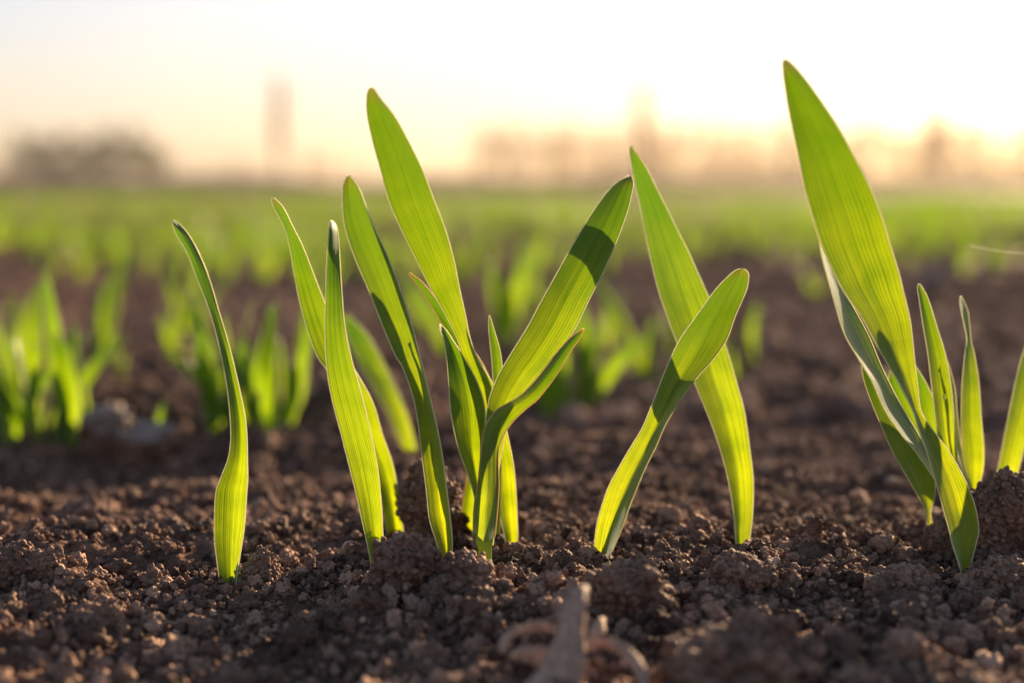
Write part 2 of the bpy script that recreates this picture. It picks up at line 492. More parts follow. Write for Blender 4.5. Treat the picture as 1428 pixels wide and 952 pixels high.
# stones seen blurred in the furrow
def stone(u, v, rpx, Y, label, seed, sq=0.7):
    c = at(u, v, Y); r = rpx * Y / F
    V = lumpy(ICO4[0], seed, 0.6, 0.35, 0.15, 0.1) * np.array([r, r * 0.8, r * sq])
    o = mesh_np('stone', V, ICO4[1], [M_STONE]); o.location = c
    tag(o, label, 'stone', 'pale stones in the furrow')


stone(150, 585, 30, 0.50, 'pale blurred stone between the left background seedlings', 31)
stone(205, 608, 34, 0.49, 'wide brownish blurred stone right of the pale furrow stone', 32, 0.5)
stone(1302, 392, 20, 1.3, 'pale round stone far back on the bare soil', 33, 0.9)
stone(1242, 670, 7, 0.385, 'tiny pale pebble left of the right clump', 34)

# ------------------------------------------------------------------ leaves
def crom(P, n):
    P = np.asarray(P, float)
    Q = np.vstack([2 * P[0] - P[1], P, 2 * P[-1] - P[-2]])
    out = []
    for i in range(len(P) - 1):
        p0, p1, p2, p3 = Q[i:i + 4]
        t = np.linspace(0, 1, n, endpoint=False)[:, None]
        out.append(0.5 * (2 * p1 + (p2 - p0) * t + (2 * p0 - 5 * p1 + 4 * p2 - p3) * t ** 2 + (3 * p1 - p0 - 3 * p2 + p3) * t ** 3))
    out.append(P[-1:])
    return np.vstack(out)


def ribbon(PL, PR, bow, fold, mats, parent, name='leaf', seed=0, NC=16, margin=0.00014):
    """a blade between two edge curves (tip last), bowed away by bow metres; fold 0 round .. 1 sharp keel"""
    n = len(PL)
    s = np.linspace(0, 1, NC + 1)
    prof = (1 - fold) * (1 - (2 * s - 1) ** 2) + fold * (1 - np.abs(2 * s - 1))
    wob = np.array([noise.noise(Vector((i * 0.13, seed * 5.1, 0))) for i in range(n)]) * 0.0004
    V = PL[:, None, :] * (1 - s)[None, :, None] + PR[:, None, :] * s[None, :, None]
    V = V + (np.array([0, 1, 0])[None, None, :] * ((bow + wob)[:, None] * prof[None, :])[:, :, None])
    # soft corrugation between the veins
    w = np.linalg.norm(PR - PL, axis=1)
    V[:, :, 1] += 0.00005 * np.sin(s * 2 * math.pi * 4)[None, :] * np.minimum(1, w / 0.004)[:, None]
    mid = (PL + PR) / 2
    t = np.concatenate([[0], np.cumsum(np.linalg.norm(np.diff(mid, axis=0), axis=1))]); t /= t[-1]
    uv = np.stack([np.broadcast_to(s, (n, NC + 1)), np.broadcast_to(t[:, None], (n, NC + 1))], -1).reshape(-1, 2)
    ii = np.arange(n * (NC + 1)).reshape(n, NC + 1)
    Fc = np.stack([ii[:-1, :-1], ii[:-1, 1:], ii[1:, 1:], ii[1:, :-1]], -1).reshape(-1, 4)
    mi = np.zeros(len(Fc), int)
    Vs, Fs, UV, MI = [V.reshape(-1, 3)], [Fc], [uv], [mi]
    off = n * (NC + 1)
    if margin:
        for e in (V[:, 0], V[:, -1]):                    # thickened pale margin
            tg = np.gradient(e, axis=0); tg /= np.linalg.norm(tg, axis=1, keepdims=True) + 1e-12
            a = np.cross(tg, [0, 1, 0.0]); a /= np.linalg.norm(a, axis=1, keepdims=True) + 1e-9
            b = np.cross(tg, a)
            rr = margin * (0.6 + 0.4 * np.minimum(1, w / 0.003)) * (1 + 0.25 * np.array([noise.noise(Vector((i * 0.6, seed, 3))) for i in range(n)]))
            an = np.linspace(0, 2 * math.pi, 5, endpoint=False)
            ring = e[:, None, :] + rr[:, None, None] * (np.cos(an)[None, :, None] * a[:, None, :] + np.sin(an)[None, :, None] * b[:, None, :])
            jj = np.arange(n * 5).reshape(n, 5) + off
            nx_ = np.roll(jj, -1, axis=1)
            Fc = np.stack([jj[:-1], nx_[:-1], nx_[1:], jj[1:]], -1).reshape(-1, 4)
            Vs.append(ring.reshape(-1, 3)); Fs.append(Fc); MI.append(np.ones(len(Fc), int))
            UV.append(np.stack([np.full(n * 5, 0.5), np.repeat(t, 5)], -1)); off += n * 5
    return mesh_np(name, np.vstack(Vs), np.vstack(Fs), mats, parent=parent, mat_idx=np.concatenate(MI), uv=np.vstack(UV))


def leaf(parent, st, Yb, Yt, yaw=(0, 0, 0), bow=(0.001, 0.001, 0.0005), fold=0.5, margin=M_MARGIN, seed=0, root=24, Ym=None):
    """st: stations (v, uLeft, uRight) from foot to tip in photograph pixels"""
    st = [tuple(map(float, s)) for s in st]
    if root:
        (v0, a0, b0), (v1, a1, b1) = st[0], st[1]
        k = root / max(6, abs(v0 - v1))
        sh = np.clip(((a0 + b0) - (a1 + b1)) / 2 * k, -root, root)
        c = (a0 + b0) / 2 + sh; h = (b0 - a0) / 2 * 0.8
        st = [(v0 + root, c - h, c + h)] + st
    S_ = crom(st, 7)
    mid = np.stack([(S_[:, 1] + S_[:, 2]) / 2, S_[:, 0]], -1)
    t = np.concatenate([[0], np.cumsum(np.linalg.norm(np.diff(mid, axis=0), axis=1))]); t /= t[-1]
    ip = lambda tr: np.interp(t, [0, 0.5, 1], tr)
    Ym = Ym if Ym is not None else (Yb + Yt) / 2
    Y = Yb * (1 - t) * (1 - 2 * t) + 4 * Ym * t * (1 - t) + Yt * t * (2 * t - 1)
    yw, bw = ip(yaw), ip(bow)
    PL = np.array([at(S_[i, 1], S_[i, 0], Y[i] - yw[i] / 2) for i in range(len(S_))])
    PR = np.array([at(S_[i, 2], S_[i, 0], Y[i] + yw[i] / 2) for i in range(len(S_))])
    px = np.linalg.norm(PR - PL, axis=1)
    bw = bw * np.minimum(1, px / 0.003)
    return ribbon(PL, PR, bw, fold, [M_LEAF, margin], parent, seed=seed)


def seedling(u, v, label, Y=None, group='sharp wheat seedlings in the front row'):
    Y = Y or base_depth(u, v)
    p = at(u, v, Y)
    e = empty('wheat_seedling', p)
    tag(e, label, 'seedling', group)
    return e, Y


# far left: one twisted leaf
e, Y = seedling(318, 792, 'lone slender wheat seedling with one twisted leaf, leftmost of the sharp ones')
leaf(e, [(792, 304, 332), (760, 300, 337), (732, 299, 341), (688, 301, 344), (666, 308, 345.5), (640, 318, 345), (613, 322, 344.5), (582, 321, 342),
         (551, 318, 336), (516, 312.5, 328), (476, 304, 318), (433, 292, 305), (389, 275, 292), (353, 261, 277.5), (327, 246, 263), (314, 241, 252), (307.5, 243, 244)],
     Y, Y - 0.004, yaw=(-0.001, 0.002, 0.001), bow=(0.0035, 0.001, -0.0008), fold=0.75, seed=1)

# two crossing blades
e, Y = seedling(521, 788, 'wheat seedling with a straight narrow blade crossing in front of another blade')
leaf(e, [(790, 517, 526), (772, 515, 534), (732, 506.5, 533.5), (692, 497.7, 531), (648, 486.7, 526), (604, 475.6, 517), (551, 462, 504.5), (503, 455, 491),
         (455, 453.6, 481), (411, 454.5, 477), (362, 456, 474), (327, 458.5, 471.5), (313, 459, 468), (307, 462, 463.5)],
     Y, Y - 0.004, yaw=(0.001, -0.002, 0.004), bow=(0.0025, 0.001, -0.001), fold=0.5, seed=2)
e, Y = seedling(551, 738, 'wheat seedling with a folded blade passing behind the straight narrow blade')
leaf(e, [(738, 539, 562), (692, 529, 556), (648, 512, 548), (604, 494, 533), (560, 478, 519.7), (516, 456, 495), (499, 444, 484), (468, 431.5, 470), (424, 419, 453.6),
         (388.7, 411.7, 440), (344.6, 404, 422.7), (318, 397, 409.5), (291.7, 383, 396.5), (281, 379.5, 388), (276, 380, 382)],
     Y, 0.305, yaw=(0.002, 0.002, -0.004), bow=(0.003, 0.0015, -0.001), fold=0.7, seed=3, Ym=0.316)

# single blade
e, Y = seedling(624, 796, 'wheat seedling with one broad smooth blade leaning left, standing between two clods')
leaf(e, [(799, 620, 629), (757, 609, 631), (723, 599, 628), (681, 594.5, 623), (639, 589, 617.6), (597, 584, 610), (555, 576.5, 600), (513, 562, 590), (494.5, 551, 585),
         (455, 534, 575), (406, 515, 559.4), (362, 496, 543), (327, 484, 527), (300, 478.7, 515), (265, 478, 502), (252, 481, 494), (245, 485, 488)],
     Y, Y - 0.005, yaw=(0.001, -0.002, -0.003), bow=(0.0025, 0.0020, 0.0016), fold=0.45, seed=4)

# middle clump
e, Y4 = seedling(678, 786, 'largest middle wheat seedling with a curled leaf wrapped round its stem')
leaf(e, [(748, 660, 690), (710, 661, 694), (677, 666, 696), (639, 670, 695), (618, 672, 698), (593, 677, 711), (572, 692, 731), (560, 712, 746), (546.6, 731, 758),
         (521, 754, 777), (492, 776, 794), (471, 795, 809), (458, 813, 814.5)],
     Y4, Y4 - 0.003, yaw=(-0.001, 0.007, 0.003), bow=(-0.0045, 0.003, 0.001), fold=0.35, seed=5, root=0, margin=M_MARGIN_DRY)
leaf(e, [(760, 674, 688), (700, 672, 692), (660, 671, 695), (620, 673, 702), (590, 677, 708), (555, 682.8, 729), (525.6, 694, 752), (499, 709, 775), (457, 735, 802.5), (419, 755.5, 821),
         (377, 779, 842.5), (335, 802.5, 860.5), (297.5, 825.6, 874), (268, 846.6, 881.5), (254, 861, 883), (245, 877, 880)],
     Y4 + 0.004, Y4 + 0.001, yaw=(0, 0.004, 0.006), bow=(0.002, 0.0022, 0.001), fold=0.35, seed=6, root=0)
leaf(e, [(755, 668, 678), (710, 664, 676), (685, 660, 673), (660, 652, 673), (630.7, 641, 674), (601, 633.6, 676), (567.6, 628, 676), (534, 626, 666), (500, 623, 648), (475, 619, 632), (461, 614, 623), (452, 613, 614.5)],
     Y4 + 0.006, Y4 + 0.003, yaw=(0, 0.003, 0.002), bow=(0.002, 0.003, 0.001), fold=0.6, seed=7, root=0)
leaf(e, [(745, 684, 697), (640, 686, 699), (547, 688, 700.5), (525.6, 687.5, 701), (492, 685, 698), (457, 681.5, 688.5), (439.5, 682, 683)],
     Y4 + 0.012, Y4 + 0.010, bow=(0.001, 0.001, 0.0005), seed=8, root=0)
# sheath: the pale foot of the stem
nseg, ns = 10, 16
V, Fq = [], []
for i in range(nseg + 1):
    f = i / nseg
    v = 800 - f * 58
    c = at(678 - 3 * f, v, Y4); r = (9.5 + 5.0 * sstep(0.55, 1.0, f)) * Y4 / F
    for j in range(ns):
        a = 2 * math.pi * j / ns
        V.append(c + np.array([r * math.cos(a), r * math.sin(a), 0.00002 * math.sin(5 * a)]))
for i in range(nseg):
    for j in range(ns):
        Fq.append((i * ns + j, i * ns + (j + 1) % ns, (i + 1) * ns + (j + 1) % ns, (i + 1) * ns + j))
mesh_np('sheath', V, np.array(Fq), [M_SHEATH], parent=e)

e, Y = seedling(713, 758, 'tall wheat seedling whose long dark green blade leans up left from behind the curled leaf')
leaf(e, [(759, 706, 721), (744, 703, 722), (702, 695, 720.6), (660, 692, 717.6), (630, 688, 713), (580, 674, 702), (540, 660, 690), (499, 646, 666), (470, 637, 655.5), (436, 620, 648.5),
         (402.5, 601, 641), (364.7, 582, 633.6), (322.7, 561, 622), (280.7, 543, 606), (238.7, 531.5, 590), (201, 521, 572), (163, 512.6, 551), (138, 511.5, 531.5), (127, 513.5, 524), (122, 517, 519)],
     Y, 0.285, yaw=(0.001, -0.003, -0.004), bow=(0.0018, 0.001, 0.0015), fold=0.35, seed=9, Ym=0.301)
e, Y = seedling(651, 742, 'wheat seedling with a thin dry-edged blade rising behind the middle clump')
leaf(e, [(742, 643, 660), (702, 645, 662), (668, 651, 669), (640, 655, 675), (600, 666, 684), (551, 672, 688), (525.6, 661, 682), (499, 647, 668), (457, 620, 637), (436, 608, 622.7),
         (415, 594.5, 607), (394, 580, 589.5), (384, 572, 577), (380, 571, 572.5)],
     Y, 0.306, yaw=(0, 0.002, -0.004), bow=(0.001, 0.0015, 0.001), fold=0.6, seed=10, margin=M_MARGIN_DRY)

# the arched pair
e, Y = seedling(840, 770, 'wheat seedling with a round-tipped blade slanting up right across its neighbour')
leaf(e, [(769, 828, 853), (733.6, 832, 868), (706, 839, 878), (678, 849, 889), (650, 864, 901), (622.6, 880, 914.6), (598, 895, 925), (577.5, 904, 936), (553, 913.5, 951.7), (525.5, 924, 972.5),
         (498, 936, 997), (472, 949, 1014), (441.6, 970.7, 1025), (419.5, 986.4, 1034.6), (400.6, 1000.6, 1042), (384, 1017, 1044), (377, 1026, 1041), (374.5, 1033, 1036)],
     Y, Y - 0.008, yaw=(0.006, 0.006, 0.000), bow=(-0.006, -0.0032, 0.0006), fold=0.75, seed=11)
e, Y = seedling(1036, 764, 'bent folded wheat seedling leaning up left behind the round-tipped blade')
leaf(e, [(762, 1027, 1045), (747.5, 1025.6, 1046), (723, 1024, 1049), (692, 1020, 1050.6), (661, 1014, 1050), (629.6, 1005.5, 1046), (598, 995, 1042), (567, 983, 1036.7), (536, 970, 1028),
         (504.7, 960, 1019), (476, 944, 1010), (441.6, 931, 999), (410, 920, 986.4), (381.7, 912.4, 973.8), (353, 906, 961), (322, 899.8, 945.5), (290, 893.5, 929.7), (262, 887, 915.5), (236.7, 882, 903), (214.7, 878, 889), (203.6, 878.5, 880)],
     Y, Y + 0.018, yaw=(-0.003, 0.002, -0.003), bow=(0.0045, 0.002, -0.001), fold=0.75, seed=12)

# right clump
e, Y = seedling(1345, 788, 'biggest wheat seedling with a very broad pointed leaf towering over the right clump', Y=0.293)
leaf(e, [(796, 1340, 1352), (758, 1328, 1361), (739, 1324, 1364.7), (710.7, 1316, 1361), (682, 1308, 1351.5), (654, 1299.5, 1338), (625.6, 1291, 1320.8), (597, 1280.6, 1299), (578, 1275, 1287),
         (564, 1269, 1282.5), (540.6, 1257, 1280), (512, 1240.5, 1276.5), (484, 1224, 1273.5), (446, 1204, 1269), (408, 1178, 1260), (378.7, 1162, 1253), (340, 1145, 1240.7), (301, 1133, 1229), (262, 1122, 1213.5),
         (223, 1114.4, 1194), (184, 1106, 1172.7), (149.4, 1099, 1151), (118, 1094, 1129), (95, 1091.5, 1110.5), (86, 1092, 1101), (82.5, 1094, 1096.5)],
     Y, 0.268, yaw=(0.003, 0.004, -0.004), bow=(0.002, 0.001, 0.0022), fold=0.3, seed=13, Ym=0.287)
e, Y = seedling(1300, 712, 'wheat seedling with a long silvery folded edge, left side of the right clump', Y=0.318)
leaf(e, [(720, 1335, 1345), (690, 1318, 1332), (660, 1298, 1313), (630, 1277, 1293), (602, 1254.6, 1279), (569, 1233, 1259), (531, 1216, 1239), (503, 1199, 1226), (465, 1177.5, 1210), (418, 1163, 1184), (380, 1152, 1164), (352, 1145, 1150), (338, 1143, 1144.5)],
     0.304, 0.292, yaw=(0.006, 0.011, 0.009), bow=(0.001, 0.0015, 0.001), fold=0.3, seed=14, root=0)
leaf(e, [(712, 1290, 1298), (692, 1280.6, 1303), (663.5, 1264, 1303), (630, 1245, 1293), (592.6, 1228.6, 1272), (555, 1213.5, 1246), (530, 1205, 1230), (512, 1202, 1214), (500, 1201.5, 1203)],
     Y, 0.300, yaw=(0.004, 0.005, 0.002), bow=(0.001, 0.001, 0.0005), fold=0.2, seed=15)
e, Y = seedling(1330, 678, 'wheat seedling with several narrow upright blades behind the broad leaf', Y=0.322)
leaf(e, [(690, 1318, 1332), (640, 1290, 1316), (583, 1257, 1290), (550, 1239, 1268), (530, 1239, 1252), (516, 1241, 1243)], Y + 0.002, Y, bow=(0.001, 0.0015, 0.0005), seed=16, root=0)
leaf(e, [(690, 1320, 1336), (616, 1292, 1322), (578, 1282, 1310), (545, 1276, 1297), (522, 1272, 1284.5), (504, 1271, 1273)], Y, Y - 0.003, bow=(0.001, 0.001, 0.0005), seed=17, root=0)
leaf(e, [(690, 1324, 1338), (644.5, 1314, 1336), (607, 1308, 1332), (569, 1303, 1329), (531, 1298.5, 1325), (493, 1294, 1318), (455.6, 1287.7, 1306.6), (418, 1282, 1294.8), (402, 1279.5, 1287), (395.6, 1281, 1282.5)],
     Y - 0.004, Y - 0.008, yaw=(0, 0.002, 0.001), bow=(0.001, 0.0015, 0.0008), seed=18, root=0)
leaf(e, [(690, 1352, 1359), (660, 1343, 1349.5), (620, 1333, 1340), (580, 1327, 1335), (545, 1323, 1332), (515, 1319, 1325), (500, 1318, 1319.5)], Y + 0.002, Y, yaw=(0.003, 0.004, 0.002), bow=(0.0005, 0.0005, 0), seed=19, root=0)
e, Y = seedling(1358, 678, 'slim upright wheat seedling with a pinched twist near its tip, right of the broad leaf', Y=0.325)
leaf(e, [(680, 1353, 1365), (654, 1347, 1371), (625.6, 1342, 1372), (578, 1340.6, 1368), (531, 1342, 1364.7), (493, 1345.8, 1358.5), (478, 1348, 1354.5), (465, 1347, 1353), (436.7, 1341, 1350), (422, 1338.5, 1345), (413, 1339, 1340.5)],
     Y, Y - 0.003, yaw=(0, 0.002, 0.006), bow=(0.0015, 0.001, 0.0005), seed=20)
e, Y = seedling(1404, 662, 'wheat seedling cut by the right picture border behind the largest clod', Y=0.335)
leaf(e, [(662, 1389, 1418), (656, 1391, 1420), (607, 1401, 1433), (559.5, 1410.5, 1447), (512, 1421, 1455), (470, 1434, 1459), (440, 1446, 1459), (425, 1456, 1458)], Y, Y - 0.004, yaw=(0.001, 0.004, 0.002), bow=(0.001, 0.0015, 0.001), fold=0.4, seed=21)

# dew drop on an upright blade of the right clump
c = at(1317, 553, 0.3155)
o = mesh_np('dew_drop', ICO3[0] * np.array([0.00045, 0.0004, 0.00075]), ICO3[1], []); o.location = c
m, nt, nd, L = newmat('water'); g = N(nd, 'ShaderNodeBsdfPrincipled', Roughness=0.02); g.inputs['Base Color'].default_value = (1, 1, 1, 1); g.inputs['Transmission Weight'].default_value = 1; g.inputs['IOR'].default_value = 1.33
L.new(g.outputs[0], nd.new('ShaderNodeOutputMaterial').inputs[0]); o.data.materials.append(m)
tag(o, 'tiny clear dew drop on a narrow upright blade of the right clump', 'dew drop')

# spider silk at the right
A, B = at(1352, 342, 0.35), at(1500, 350, 0.33)
V, Fq = [], []
for i in range(21):
    f = i / 20; p = A * (1 - f) + B * f; p = p - np.array([0, 0, 0.0012 * 4 * f * (1 - f)])
    for j in range(5):
        a = 2 * math.pi * j / 5; V.append(p + 0.00006 * np.array([0, math.cos(a), math.sin(a)]))
for i in range(20):
    for j in range(5): Fq.append((i * 5 + j, i * 5 + (j + 1) % 5, i * 5 + 5 + (j + 1) % 5, i * 5 + 5 + j))
o = mesh_np('spider_thread', np.array(V) - A, np.array(Fq), [simple_leafy('silk', (0.8, 0.8, 0.78), (0.9, 0.85, 0.75), 0.5, 0.2)]); o.location = A
tag(o, 'fine pale spider thread stretched in the air beside the broad leaf', 'thread')

# ------------------------------------------------------------------ dry wood splinters in front
def splinter(path, label, seed, Y0, Y1, thick=0.5):
    """path: (u, v, half width px) stations"""
    S_ = crom(path, 8); n = len(S_); ns = 14
    V, Fq = [], []
    t = np.linspace(0, 1, n)
    pts_ = np.array([at(S_[i, 0], S_[i, 1], Y0 * (1 - t[i]) + Y1 * t[i]) for i in range(n)])
    tg = np.gradient(pts_, axis=0); tg /= np.linalg.norm(tg, axis=1, keepdims=True)
    for i in range(n):
        a = np.cross(tg[i], [0, 1, 0]); a /= np.linalg.norm(a) + 1e-9; b = np.cross(tg[i], a)
        r = S_[i, 2] * Y0 / F
        for j in range(ns):
            an = 2 * math.pi * j / ns
            k = 1 + 0.16 * math.sin(an * 4 + seed) * noise.noise(Vector((an, i * 0.03, seed * 2))) * 2 + 0.40 * noise.noise(Vector((math.cos(an) * 1.6, math.sin(an) * 1.6, i * 0.06 + seed * 9))) + 0.22 * noise.noise(Vector((math.cos(an) * 5, math.sin(an) * 5, i * 0.12 + seed)))
            V.append(pts_[i] + r * k * (a * math.cos(an) + thick * b * math.sin(an)) + tg[i] * r * 0.5 * noise.noise(Vector((j * 1.3, seed, 0))) * (1 if i in (0, n - 1) else 0))
    for i in range(n - 1):
        for j in range(ns): Fq.append((i * ns + j, i * ns + (j + 1) % ns, (i + 1) * ns + (j + 1) % ns, (i + 1) * ns + j))
    Fq.append(tuple(range(ns))); Fq.append(tuple((n - 1) * ns + j for j in range(ns)))
    c = pts_[0]
    o = mesh_np('wood_splinter', np.array(V) - c, Fq, [M_WOOD]); o.location = c
    tag(o, label, 'wood splinter', 'dry wood pieces in the soil')


splinter([(772, 968, 36), (784, 930, 30), (793, 890, 24), (799, 855, 22), (808, 832, 15), (815, 824, 9), (818, 816, 2)], 'upright pointed grey wood splinter, tallest of the dry pieces', 1, 0.232, 0.240)
splinter([(698, 908, 4), (706, 890, 8), (726, 878, 7), (752, 873, 8), (790, 882, 5)], 'short arched dry stalk left of the upright splinter', 2, 0.238, 0.248, 0.3)
splinter([(822, 905, 9), (830, 885, 10), (838, 870, 9), (843, 863, 4)], 'small stubby dry stalk right of the upright splinter', 3, 0.244, 0.250, 0.5)
splinter([(828, 896, 5), (852, 896, 9), (874, 910, 8), (893, 936, 9), (902, 965, 7)], 'curved dry husk bending down at the right of the splinters', 4, 0.238, 0.232, 0.5)
splinter([(712, 915, 6), (735, 912, 12), (765, 925, 13), (800, 945, 10)], 'broad flat chip of dry wood lying at the foot of the upright splinter', 5, 0.240, 0.240, 0.4)
splinter([(478, 765, 2), (483, 757, 2.5), (492, 755, 2), (505, 759, 1.5)], 'fine dry rootlet beside the straight narrow blade', 6, 0.299, 0.299, 0.9)

# ------------------------------------------------------------------ background seedlings
def blade3d(L_, w, lean, az, curl, face, NR=12, twist=0.0):
    """edge curves of a free blade from the origin"""
    t = np.linspace(0, 1, NR)
    ang = lean + curl * t ** 1.5
    dx = np.cumsum(np.sin(ang)) * L_ / NR; dz = np.cumsum(np.cos(ang)) * L_ / NR
    c = np.stack([dx * math.cos(az), dx * math.sin(az), dz - dz[0] - 0.004], -1)
    wd = w * np.minimum(1, 0.45 + 1.8 * t) * np.sqrt(np.clip((1 - t) / 0.45, 0, 1)).clip(0, 1)
    sa = face + twist * t
    sd = np.stack([np.cos(sa), np.sin(sa), 0 * t], -1)
    return c - sd * wd[:, None] / 2, c + sd * wd[:, None] / 2


PROTO = []
for k in range(9):
    leaves = []
    rr = random.Random(100 + k)
    for j in range(rr.choice((3, 3, 4, 4))):
        Lf = rr.uniform(0.034, 0.066) if j else rr.uniform(0.055, 0.075)
        PL, PR = blade3d(Lf, rr.uniform(0.0052, 0.0078), rr.uniform(-0.05, 0.34), rr.uniform(0, 6.28), rr.uniform(-0.1, 0.75), rr.uniform(-0.7, 0.7), twist=rr.uniform(-1.2, 1.2))
        o = ribbon(PL, PR, np.full(len(PL), 0.0008), 0.5, [M_LEAF_LIT, M_MARGIN], None, seed=k * 10 + j, NC=6, margin=0.0001)  # background blades get the brighter leaf copy, sunlight held in the colour
        leaves.append(o.data); bpy.data.objects.remove(o)
    PROTO.append(leaves)


def plant(x, y, k, s, rz, label, group, lean=(0, 0)):
    e = empty('wheat_seedling', (x, y, float(height(x, y)) + 0.001))
    e.rotation_euler = (lean[0], lean[1], (rz % 1.4) - 0.7 + (math.pi if int(rz * 10) % 2 else 0)); e.scale = (s, s, s)
    tag(e, label, 'seedling', group)
    for me_ in PROTO[k % len(PROTO)]:
        o = bpy.data.objects.new('leaf', me_); COL.objects.link(o); o.parent = e
    return e


def plant_px(u, v, k, hpx, rz, label, group='blurred seedlings of the second row', lean=(0, 0)):
    Y = base_depth(u, v); p = at(u, v, Y)
    s = hpx * Y / F / 0.052
    return plant(p[0], p[1], k, s, rz, label, group, lean)


SECOND = [
    (8, 612, 0, 190, 0.4, 'blurred seedling at the left border in the second row', (0, 0)),
    (48, 606, 1, 185, 1.4, 'blurred bright seedling leaning left beside the left border seedling', (0, -0.25)),
    (98, 606, 2, 225, 2.2, 'tallest blurred seedling of the left background group, with a pale tip', (0, 0.05)),
    (122, 590, 3, 120, 0.2, 'short blurred seedling right of the pale-tipped background seedling', (0, 0.1)),
    (216, 612, 4, 55, 0.9, 'tiny blurred sprout behind the wide furrow stone', (0, -0.1)),
    (302, 600, 5, 190, 2.6, 'blurred slender seedling just left of the twisted single leaf', (0, -0.05)),
    (352, 590, 6, 165, 0.1, 'blurred seedling just right of the twisted single leaf', (0, 0.2)),
    (378, 596, 7, 170, 1.9, 'blurred bushy seedling leaning right between the twisted leaf and the crossing blades', (0, 0.35)),
    (412, 560, 8, 150, 1.0, 'blurred seedling behind the foot of the crossing blades', (0, 0.1)),
    (28, 596, 8, 150, 0.9, 'upright blurred seedling between the two leftmost background seedlings', (0, 0.12)),
    (74, 602, 3, 150, 0.3, 'blurred seedling leaning left against the pale-tipped background seedling', (0, -0.12)),
    (328, 598, 0, 150, 0.7, 'blurred seedling straight behind the middle of the twisted single leaf', (0, 0.15)),
    (398, 590, 4, 160, 0.2, 'blurred seedling leaning right just left of the crossing blades', (0, 0.3)),
    (768, 578, 0, 110, 1.1, 'short blurred seedling close to the right of the curled leaf', (0, 0.1)),
    (830, 560, 3, 130, 0.4, 'blurred seedling left of the slanting blade foot, second row', (0, 0.1)),
    (790, 572, 2, 165, 0.5, 'broad blurred seedling right of the middle clump', (0, 0.25)),
    (812, 566, 6, 160, 2.0, 'blurred seedling leaning right between the middle clump and the arched pair', (0, 0.2)),
]
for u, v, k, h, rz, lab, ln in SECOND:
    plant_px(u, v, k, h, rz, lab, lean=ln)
# a leaning blade nearer than the second row
e, Y = seedling(562, 602, 'half blurred wheat blade leaning left behind the crossing blades', Y=0.425, group='blurred seedlings of the second row')
leaf(e, [(604, 552, 575), (575, 540, 566), (540, 520, 551), (505, 500, 534), (470, 484, 514), (450, 478, 497), (437, 477, 482)], Y, Y, yaw=(0, 0.004, 0), bow=(0.001, 0.001, 0), seed=30)

THIRD = [
    (140, 512, 3, 155, 0.7, 'tall blurred seedling of the third row behind the pale-tipped background seedling', (0, 0.08)),
    (168, 526, 4, 50, 0.3, 'tiny yellow-green blurred sprout in the third row', (0, 0.05)),
    (242, 510, 1, 95, 2.4, 'short yellow-green blurred sprout left of the twisted leaf, third row', (0, -0.05)),
    (268, 470, 5, 120, 0.3, 'blurred seedling behind the upper twisted leaf', (0, -0.1)),
    (20, 520, 6, 140, 0.3, 'leftmost blurred seedling of the third row', (0, 0)),
    (706, 482, 0, 150, 2.3, 'tall blurred blade leaning left behind the middle of the broad slanting leaf', (0, -0.15)),
    (745, 470, 4, 95, 0.6, 'short blurred seedling behind the broad slanting leaf', (0, 0.1)),
    (846, 492, 5, 95, 1.2, 'upright blurred seedling in the gap left of the arched pair', (0, 0)),
    (902, 540, 7, 165, 0.8, 'tall blurred seedling in the gap under the arched pair', (0, 0.02)),
    (938, 500, 8, 120, 1.2, 'blurred seedling behind the bent folded blade', (0, 0.05)),
    (1024, 532, 1, 95, 2.9, 'blurred seedling right of the round-tipped blade', (0, 0.25)),
    (950, 526, 3, 120, 0.6, 'blurred seedling under the crossing of the arched pair', (0, 0.1)),
    (990, 520, 6, 110, 0.3, 'blurred seedling framed by the arched pair, nearest its bent blade', (0, 0.2)),
    (1048, 520, 4, 90, 0.9, 'small blurred seedling right of the bent folded blade', (0, 0.15)),
    (625, 500, 7, 120, 0.4, 'blurred seedling behind the short broad blade of the middle clump', (0, -0.1)),
    (460, 480, 2, 120, 0.2, 'blurred seedling between the straight blade and the broad smooth blade', (0, 0)),
    (590, 470, 8, 90, 1.4, 'blurred seedling behind the tall dark green blade', (0, 0)),
    (1140, 418, 0, 60, 0.0, 'pale blurred sprout left of the broad leaf on the bare soil', (0, -0.5)),
]
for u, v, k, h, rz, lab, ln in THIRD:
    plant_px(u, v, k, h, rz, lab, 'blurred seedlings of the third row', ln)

# the dense band: each row farther out, still one plant at a time
cnt = 0
rr = random.Random(5)
for Yr in (1.50, 1.70, 1.90, 2.10, 2.3, 2.5, 2.7):
    half = 0.375 * Yr
    x = -half
    while x < half:
        x += rr.uniform(0.020, 0.044) * (1.0 if x < 0.12 * Yr else 1.25)
        if cnt >= 262: break
        if vnoise(np.array([x * 5.0]), np.array([Yr * 2.0]), 77)[0] < (-0.12 if x < 0.1 else 0.08): continue
        yy = Yr + rr.uniform(-0.03, 0.03)
        plant(x, yy, rr.randrange(9), rr.uniform(0.75, 1.12), rr.uniform(0, 6.28), 'small blurred seedling in the crowded green band beyond the bare soil', 'seedlings of the green band', (rr.uniform(-0.1, 0.1), rr.uniform(-0.15, 0.15)))
        cnt += 1

